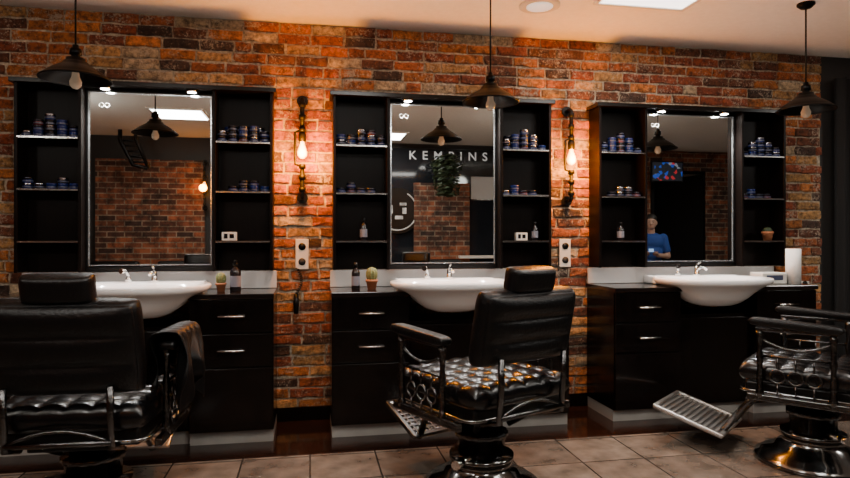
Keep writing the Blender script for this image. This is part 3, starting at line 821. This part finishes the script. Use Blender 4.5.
o = bpy.data.objects.new("lettering", cu); COL.objects.link(o); o.parent = w1; o.location = (-0.14, 0.02, 1.01); o.rotation_euler = (R(90), 0, 0); cu.materials.append(letter)
# small items on the window ledge, reflected in the middle mirror
bx("trim_1", (2.55, YB+0.10, 0.93), (0.7, 0.16, 0.04), M['plastic_white'], kind="structure")
e = empty("window_blind", (2.62, YB+0.03, 1.98), "pale grey half-lowered roller blind in the shop window", "blind")
bm = B(); box(bm, (0, 0, 0), (0.42, 0.012, 0.34)); finish("blind_cloth", bm, M['greyblind'], e)
bm = B(); tube(bm, [(-0.21, 0.0, -0.18), (0.21, 0.0, -0.18)], 0.012, 10); finish("bottom_bar", bm, M['chrome'], e)
e = empty("round_sign", (1.28, YB+0.04, 1.62), "round black and white emblem sign hanging in the window", "sign")
grey = simple("worn_white_paint", (0.42, 0.41, 0.40), 0.6, var=0.7, scale=14)
bm = B(); tube(bm, [(0, 0, 0), (0, 0.02, 0)], 0.34, 48); finish("sign_disc", bm, M['blackmetal'], e)
bm = B(); tube(bm, [(0.29*math.cos(t*math.pi/24), 0.024, 0.29*math.sin(t*math.pi/24)) for t in range(-16, 9)], 0.012, 6); finish("sign_ring", bm, grey, e)
bm = B()
for (x, z, sx_, sz_) in [(0.08, 0.10, 0.10, 0.04), (0.10, 0.0, 0.06, 0.09), (0.02, -0.10, 0.12, 0.05), (-0.1, 0.02, 0.05, 0.12)]: box(bm, (x, 0.022, z), (sx_, 0.006, sz_))
finish("sign_emblem", bm, grey, e)
e = empty("hanging_plant", (1.95, YB+0.42, H), "large leafy green plant hanging from the ceiling by the window", "plant")
bm = B(); tube(bm, [(0, 0, 0), (0, 0, -0.22)], 0.004, 6); lathe(bm, [(0, -.36), (.06, -.36), (.09, -.22), (.08, -.22), (0, -.24)], (0, 0, 0), 20); finish("pot", bm, M['blackmetal'], e)
bm = B()
for k in range(420):
    a = random.uniform(0, 6.28); t = random.uniform(0.0, 1)**0.8; rr = (0.08+.16*random.random())*(1-0.35*t); c = Vector((math.cos(a)*rr, math.sin(a)*rr, -0.20-0.60*t))
    m3 = Matrix.Rotation(a, 3, 'Z')@Matrix.Rotation(random.uniform(-1, 1), 3, 'Y')
    q = [Vector((0, 0, 0)), Vector((.025, .035, 0)), Vector((0, .10, -.03)), Vector((-.025, .035, 0))]
    bm.faces.new([bm.verts.new(c+m3@v) for v in q])
finish("foliage", bm, M['leaf'], e)
e = empty("ceiling_bracket", (-2.30, -4.7, H), "large black angled metal bracket hanging from the ceiling", "bracket")
bm = B(); tube(bm, [(-0.14, 0, 0), (-0.14, 0, -0.14), (0.02, 0, -0.46), (0.20, 0, -0.50)], 0.028, 8); tube(bm, [(0.05, 0, 0), (0.05, 0, -0.12), (0.21, 0, -0.50)], 0.024, 8)
for k in range(5): tube(bm, [(-0.13+k*0.035, 0, -0.14-k*0.07), (0.06+k*0.03, 0, -0.14-k*0.07)], 0.014, 6)
finish("bracket_frame", bm, M['blackmetal'], e)
e = empty("wall_mirror", (5.85, YB+0.08, 1.45), "large black framed mirror on the opposite brick wall", "mirror")
bm = B(); box(bm, (0, 0, 0), (0.95, 0.03, 1.7)); finish("frame", bm, M['blackmetal'], e)
bm = B(); box(bm, (0, 0.018, 0), (0.86, 0.006, 1.6)); finish("mirror_glass", bm, simple("dark_mirror", (0.30, 0.31, 0.33), 0.02, 1.0), e)
def waiting_chair(x, y, rz):
    e = empty("waiting_armchair", (x, y, 0), "low black leather waiting armchair against brick wall", "armchair", rot=(0, 0, rz), group="waiting armchairs")
    bm = B(); cushion(bm, 0.56, 0.56, 0.16, 1, 1, 0.01, (0, 0, 0.40), res=24); finish("seat", bm, M['leather'], e)
    bm = B(); box(bm, (0, 0.30, 0.62), (0.62, 0.12, 0.56), 0.04); finish("backrest", bm, M['leather'], e)
    for s in (-1, 1):
        bm = B(); box(bm, (s*0.33, 0.0, 0.42), (0.1, 0.62, 0.38), 0.03); finish("armrest", bm, M['leather'], e)
        for y_ in (-.25, .28):
            bm = B(); tube(bm, [(s*0.33, y_, 0), (s*0.33, y_, 0.24)], 0.016, 10); finish("leg", bm, M['chrome'], e)
waiting_chair(-1.75, -4.75, R(180)); waiting_chair(-2.6, -4.75, R(180)); waiting_chair(1.9, -4.72, R(180))
e = empty("television", (5.42, YB+0.45, 2.24), "dark wall television showing small red and blue lights", "television")
bm = B(); box(bm, (0, 0, 0), (0.54, 0.04, 0.32), 0.005); finish("housing", bm, M['blackmetal'], e)
m, nt, bs = new_mat("screen_picture"); tc = nt.nodes.new("ShaderNodeTexCoord"); vo = nt.nodes.new("ShaderNodeTexVoronoi"); vo.inputs["Scale"].default_value = 20
nt.links.new(tc.outputs["Object"], vo.inputs["Vector"])
sx = nt.nodes.new("ShaderNodeSeparateColor"); nt.links.new(vo.outputs["Color"], sx.inputs[0])
cr = nt.nodes.new("ShaderNodeValToRGB"); cr.color_ramp.interpolation = 'CONSTANT'
cr.color_ramp.elements[0].position = 0.0; cr.color_ramp.elements[0].color = (0.01, 0.012, 0.02, 1)
cr.color_ramp.elements[1].position = 0.68; cr.color_ramp.elements[1].color = (0.02, 0.10, 0.6, 1)
el = cr.color_ramp.elements.new(0.82); el.color = (0.7, 0.03, 0.04, 1)
el = cr.color_ramp.elements.new(0.94); el.color = (0.3, 0.3, 0.35, 1)
nt.links.new(sx.outputs[0], cr.inputs[0]); nt.links.new(cr.outputs[0], bs.inputs["Emission Color"]); bs.inputs["Emission Strength"].default_value = 0.7
bs.inputs["Base Color"].default_value = (0.01, 0.01, 0.01, 1)
bm = B(); box(bm, (0, 0.022, 0), (0.50, 0.004, 0.28)); finish("screen", bm, m, e)
bm = B(); tube(bm, [(0, -0.02, 0), (0, -0.36, 0)], 0.02, 10); finish("bracket", bm, M['blackmetal'], e)

# ------------------------------------------------------------ person seated on a high stool
def cap(bm, p0, p1, r0, r1):
    p0, p1 = Vector(p0), Vector(p1)
    for p, r in ((p0, r0), (p1, r1)):
        bmesh.ops.create_icosphere(bm, subdivisions=2, radius=r, matrix=Matrix.Translation(p))
    tube(bm, [p0, p1], [r0, r1], 16)
def ell(bm, c, s, rot=None):
    m = Matrix.Translation(c)@(rot or Matrix.Identity(4))@Matrix.Diagonal((*s, 1)); bmesh.ops.create_icosphere(bm, subdivisions=3, radius=1, matrix=m)
D = -0.16
def person(loc, rz):
    bm = B()
    ell(bm, (0, 0, .95+D), (.16, .11, .13)); ell(bm, (0, 0, 1.15+D), (.14, .10, .16)); ell(bm, (0, .01, 1.32+D), (.17, .11, .14))
    cap(bm, (0, .01, 1.40+D), (0, -.02, 1.50+D), .055, .052)
    ell(bm, (0, -.04, 1.60+D), (.073, .092, .105)); ell(bm, (0, -.07, 1.545+D), (.05, .055, .05))
    cap(bm, (0, -.128, 1.60+D), (0, -.145, 1.575+D), .010, .014)
    hip = lambda s: (s*.09, -.02, .90+D); kn = lambda s: (s*.13, -.40, .58); an = lambda s: (s*.13, -.36, .09)
    for s in (-1, 1):
        ell(bm, (s*.074, -.03, 1.59+D), (.012, .022, .032))
        cap(bm, hip(s), kn(s), .085, .055); cap(bm, kn(s), an(s), .055, .038)
        cap(bm, (s*.13, -.36, .05), (s*.14, -.51, .035), .042, .034)
        cap(bm, (s*.17, .01, 1.38+D), (s*.23, .03, 1.11+D), .05, .040); cap(bm, (s*.23, .03, 1.11+D), (s*.08, -.20, 1.13+D), .038, .027)
        hx = s*.06
        ell(bm, (hx, -.235, 1.14+D), (.040, .045, .018))
        for k in range(4):
            fx = hx-s*(-.03+.02*k); L = [.03, .037, .034, .028][k]
            cap(bm, (fx, -.27, 1.145+D), (fx*.9, -.27-L, 1.155+D), .0085, .008); cap(bm, (fx*.9, -.27-L, 1.155+D), (fx*.75, -.27-L*1.2, 1.18+D), .008, .007)
        cap(bm, (hx+s*.03, -.22, 1.15+D), (hx+s*.02, -.26, 1.178+D), .010, .009)
    o = finish("person", bm, M['skin'], loc=loc, rot=(0, 0, rz), label="dark-haired man in blue t-shirt seated, holding phone", category="person")
    def rm(c, v):
        md = c.modifiers.new("Remesh", 'REMESH'); md.mode = 'VOXEL'; md.voxel_size = v; md.use_smooth_shade = True
    rm(o, 0.008)
    bm = B()
    ell(bm, (0, 0, .98+D), (.175, .125, .14)); ell(bm, (0, 0, 1.15+D), (.158, .118, .17)); ell(bm, (0, .01, 1.32+D), (.185, .125, .14))
    for s in (-1, 1): cap(bm, (s*.165, .01, 1.38+D), (s*.21, .023, 1.20+D), .064, .058)
    rm(finish("shirt", bm, M['blue'], o), 0.012)
    bm = B(); ell(bm, (0, 0, .93+D), (.17, .122, .12))
    for s in (-1, 1): cap(bm, hip(s), kn(s), .098, .072); cap(bm, kn(s), an(s), .072, .058)
    rm(finish("trousers", bm, M['trouser'], o), 0.014)
    bm = B(); ell(bm, (0, -.022, 1.66+D), (.082, .098, .068)); ell(bm, (0, .015, 1.61+D), (.084, .07, .085))
    rm(finish("hair", bm, M['hair'], o), 0.01)
    for s in (-1, 1):
        bm = B(); cap(bm, (s*.13, -.34, .052), (s*.142, -.53, .045), .052, .045)
        finish("shoe", bm, M['tinblack'], o)
    for s in (-1, 1):
        bm = B(); ell(bm, (s*.028, -.122, 1.603+D), (.010, .007, .006)); finish("eye", bm, M['hair'], o)
        bm = B(); tube(bm, [(s*.013, -.128, 1.62+D), (s*.045, -.118, 1.622+D)], .004, 6); finish("eyebrow", bm, M['hair'], o)
    bm = B(); tube(bm, [(-.02, -.122, 1.545+D), (.02, -.122, 1.545+D)], .004, 6); finish("mouth", bm, M['terracotta'], o)
    return o
pl = (4.89, -4.3, 0)
pr_ = R(-150)
pn = person(pl, pr_)
e = empty("bar_stool", pl, "black round-seat stool with a single column", "stool")
zt = .70+D
bm = B(); lathe(bm, [(0, zt-.05), (.16, zt-.05), (.17, zt-.03), (.16, zt), (0, zt)], (0, 0, 0), 28); finish("seat", bm, M['leather'], e)
bm = B(); lathe(bm, [(0, .03), (.03, .03), (.03, zt-.05), (0, zt-.05)], (0, 0, 0), 16); finish("column", bm, M['chrome'], e)
bm = B(); lathe(bm, [(0, 0), (.2, 0), (.2, .012), (.04, .03), (0, .03)], (0, 0, 0), 28); finish("base", bm, M['chrome'], e)
e = empty("mobile_phone", (0, 0, 0), "black mobile phone held in both hands", "phone")
e.location = Vector(pl)+Matrix.Rotation(pr_, 3, 'Z')@Vector((0, -.27, 1.195+D)); e.rotation_euler = (R(20), 0, pr_)
bm = B(); box(bm, (0, 0, 0), (.075, .14, .008), .003); finish("phone_body", bm, M['tinblack'], e)
bm = B(); box(bm, (0, 0, .0045), (.068, .13, .001)); finish("screen", bm, simple("phone_screen", (.1, .2, .4), .1, emit=(.4, .6, 1), estr=1), e)

# ------------------------------------------------------------ world + camera
w = bpy.data.worlds.new("World"); scene.world = w; w.use_nodes = True
w.node_tree.nodes["Background"].inputs[0].default_value = (0.02, 0.022, 0.03, 1)
w.node_tree.nodes["Background"].inputs[1].default_value = 0.5
cam = bpy.data.cameras.new("Camera"); co = bpy.data.objects.new("Camera", cam); COL.objects.link(co)
co.location = (0, -4.2, 1.2); co.rotation_euler = (R(90), 0, R(-10.5))
cam.sensor_width = 36; cam.lens = 36*620/850; cam.clip_start = 0.05
scene.camera = co
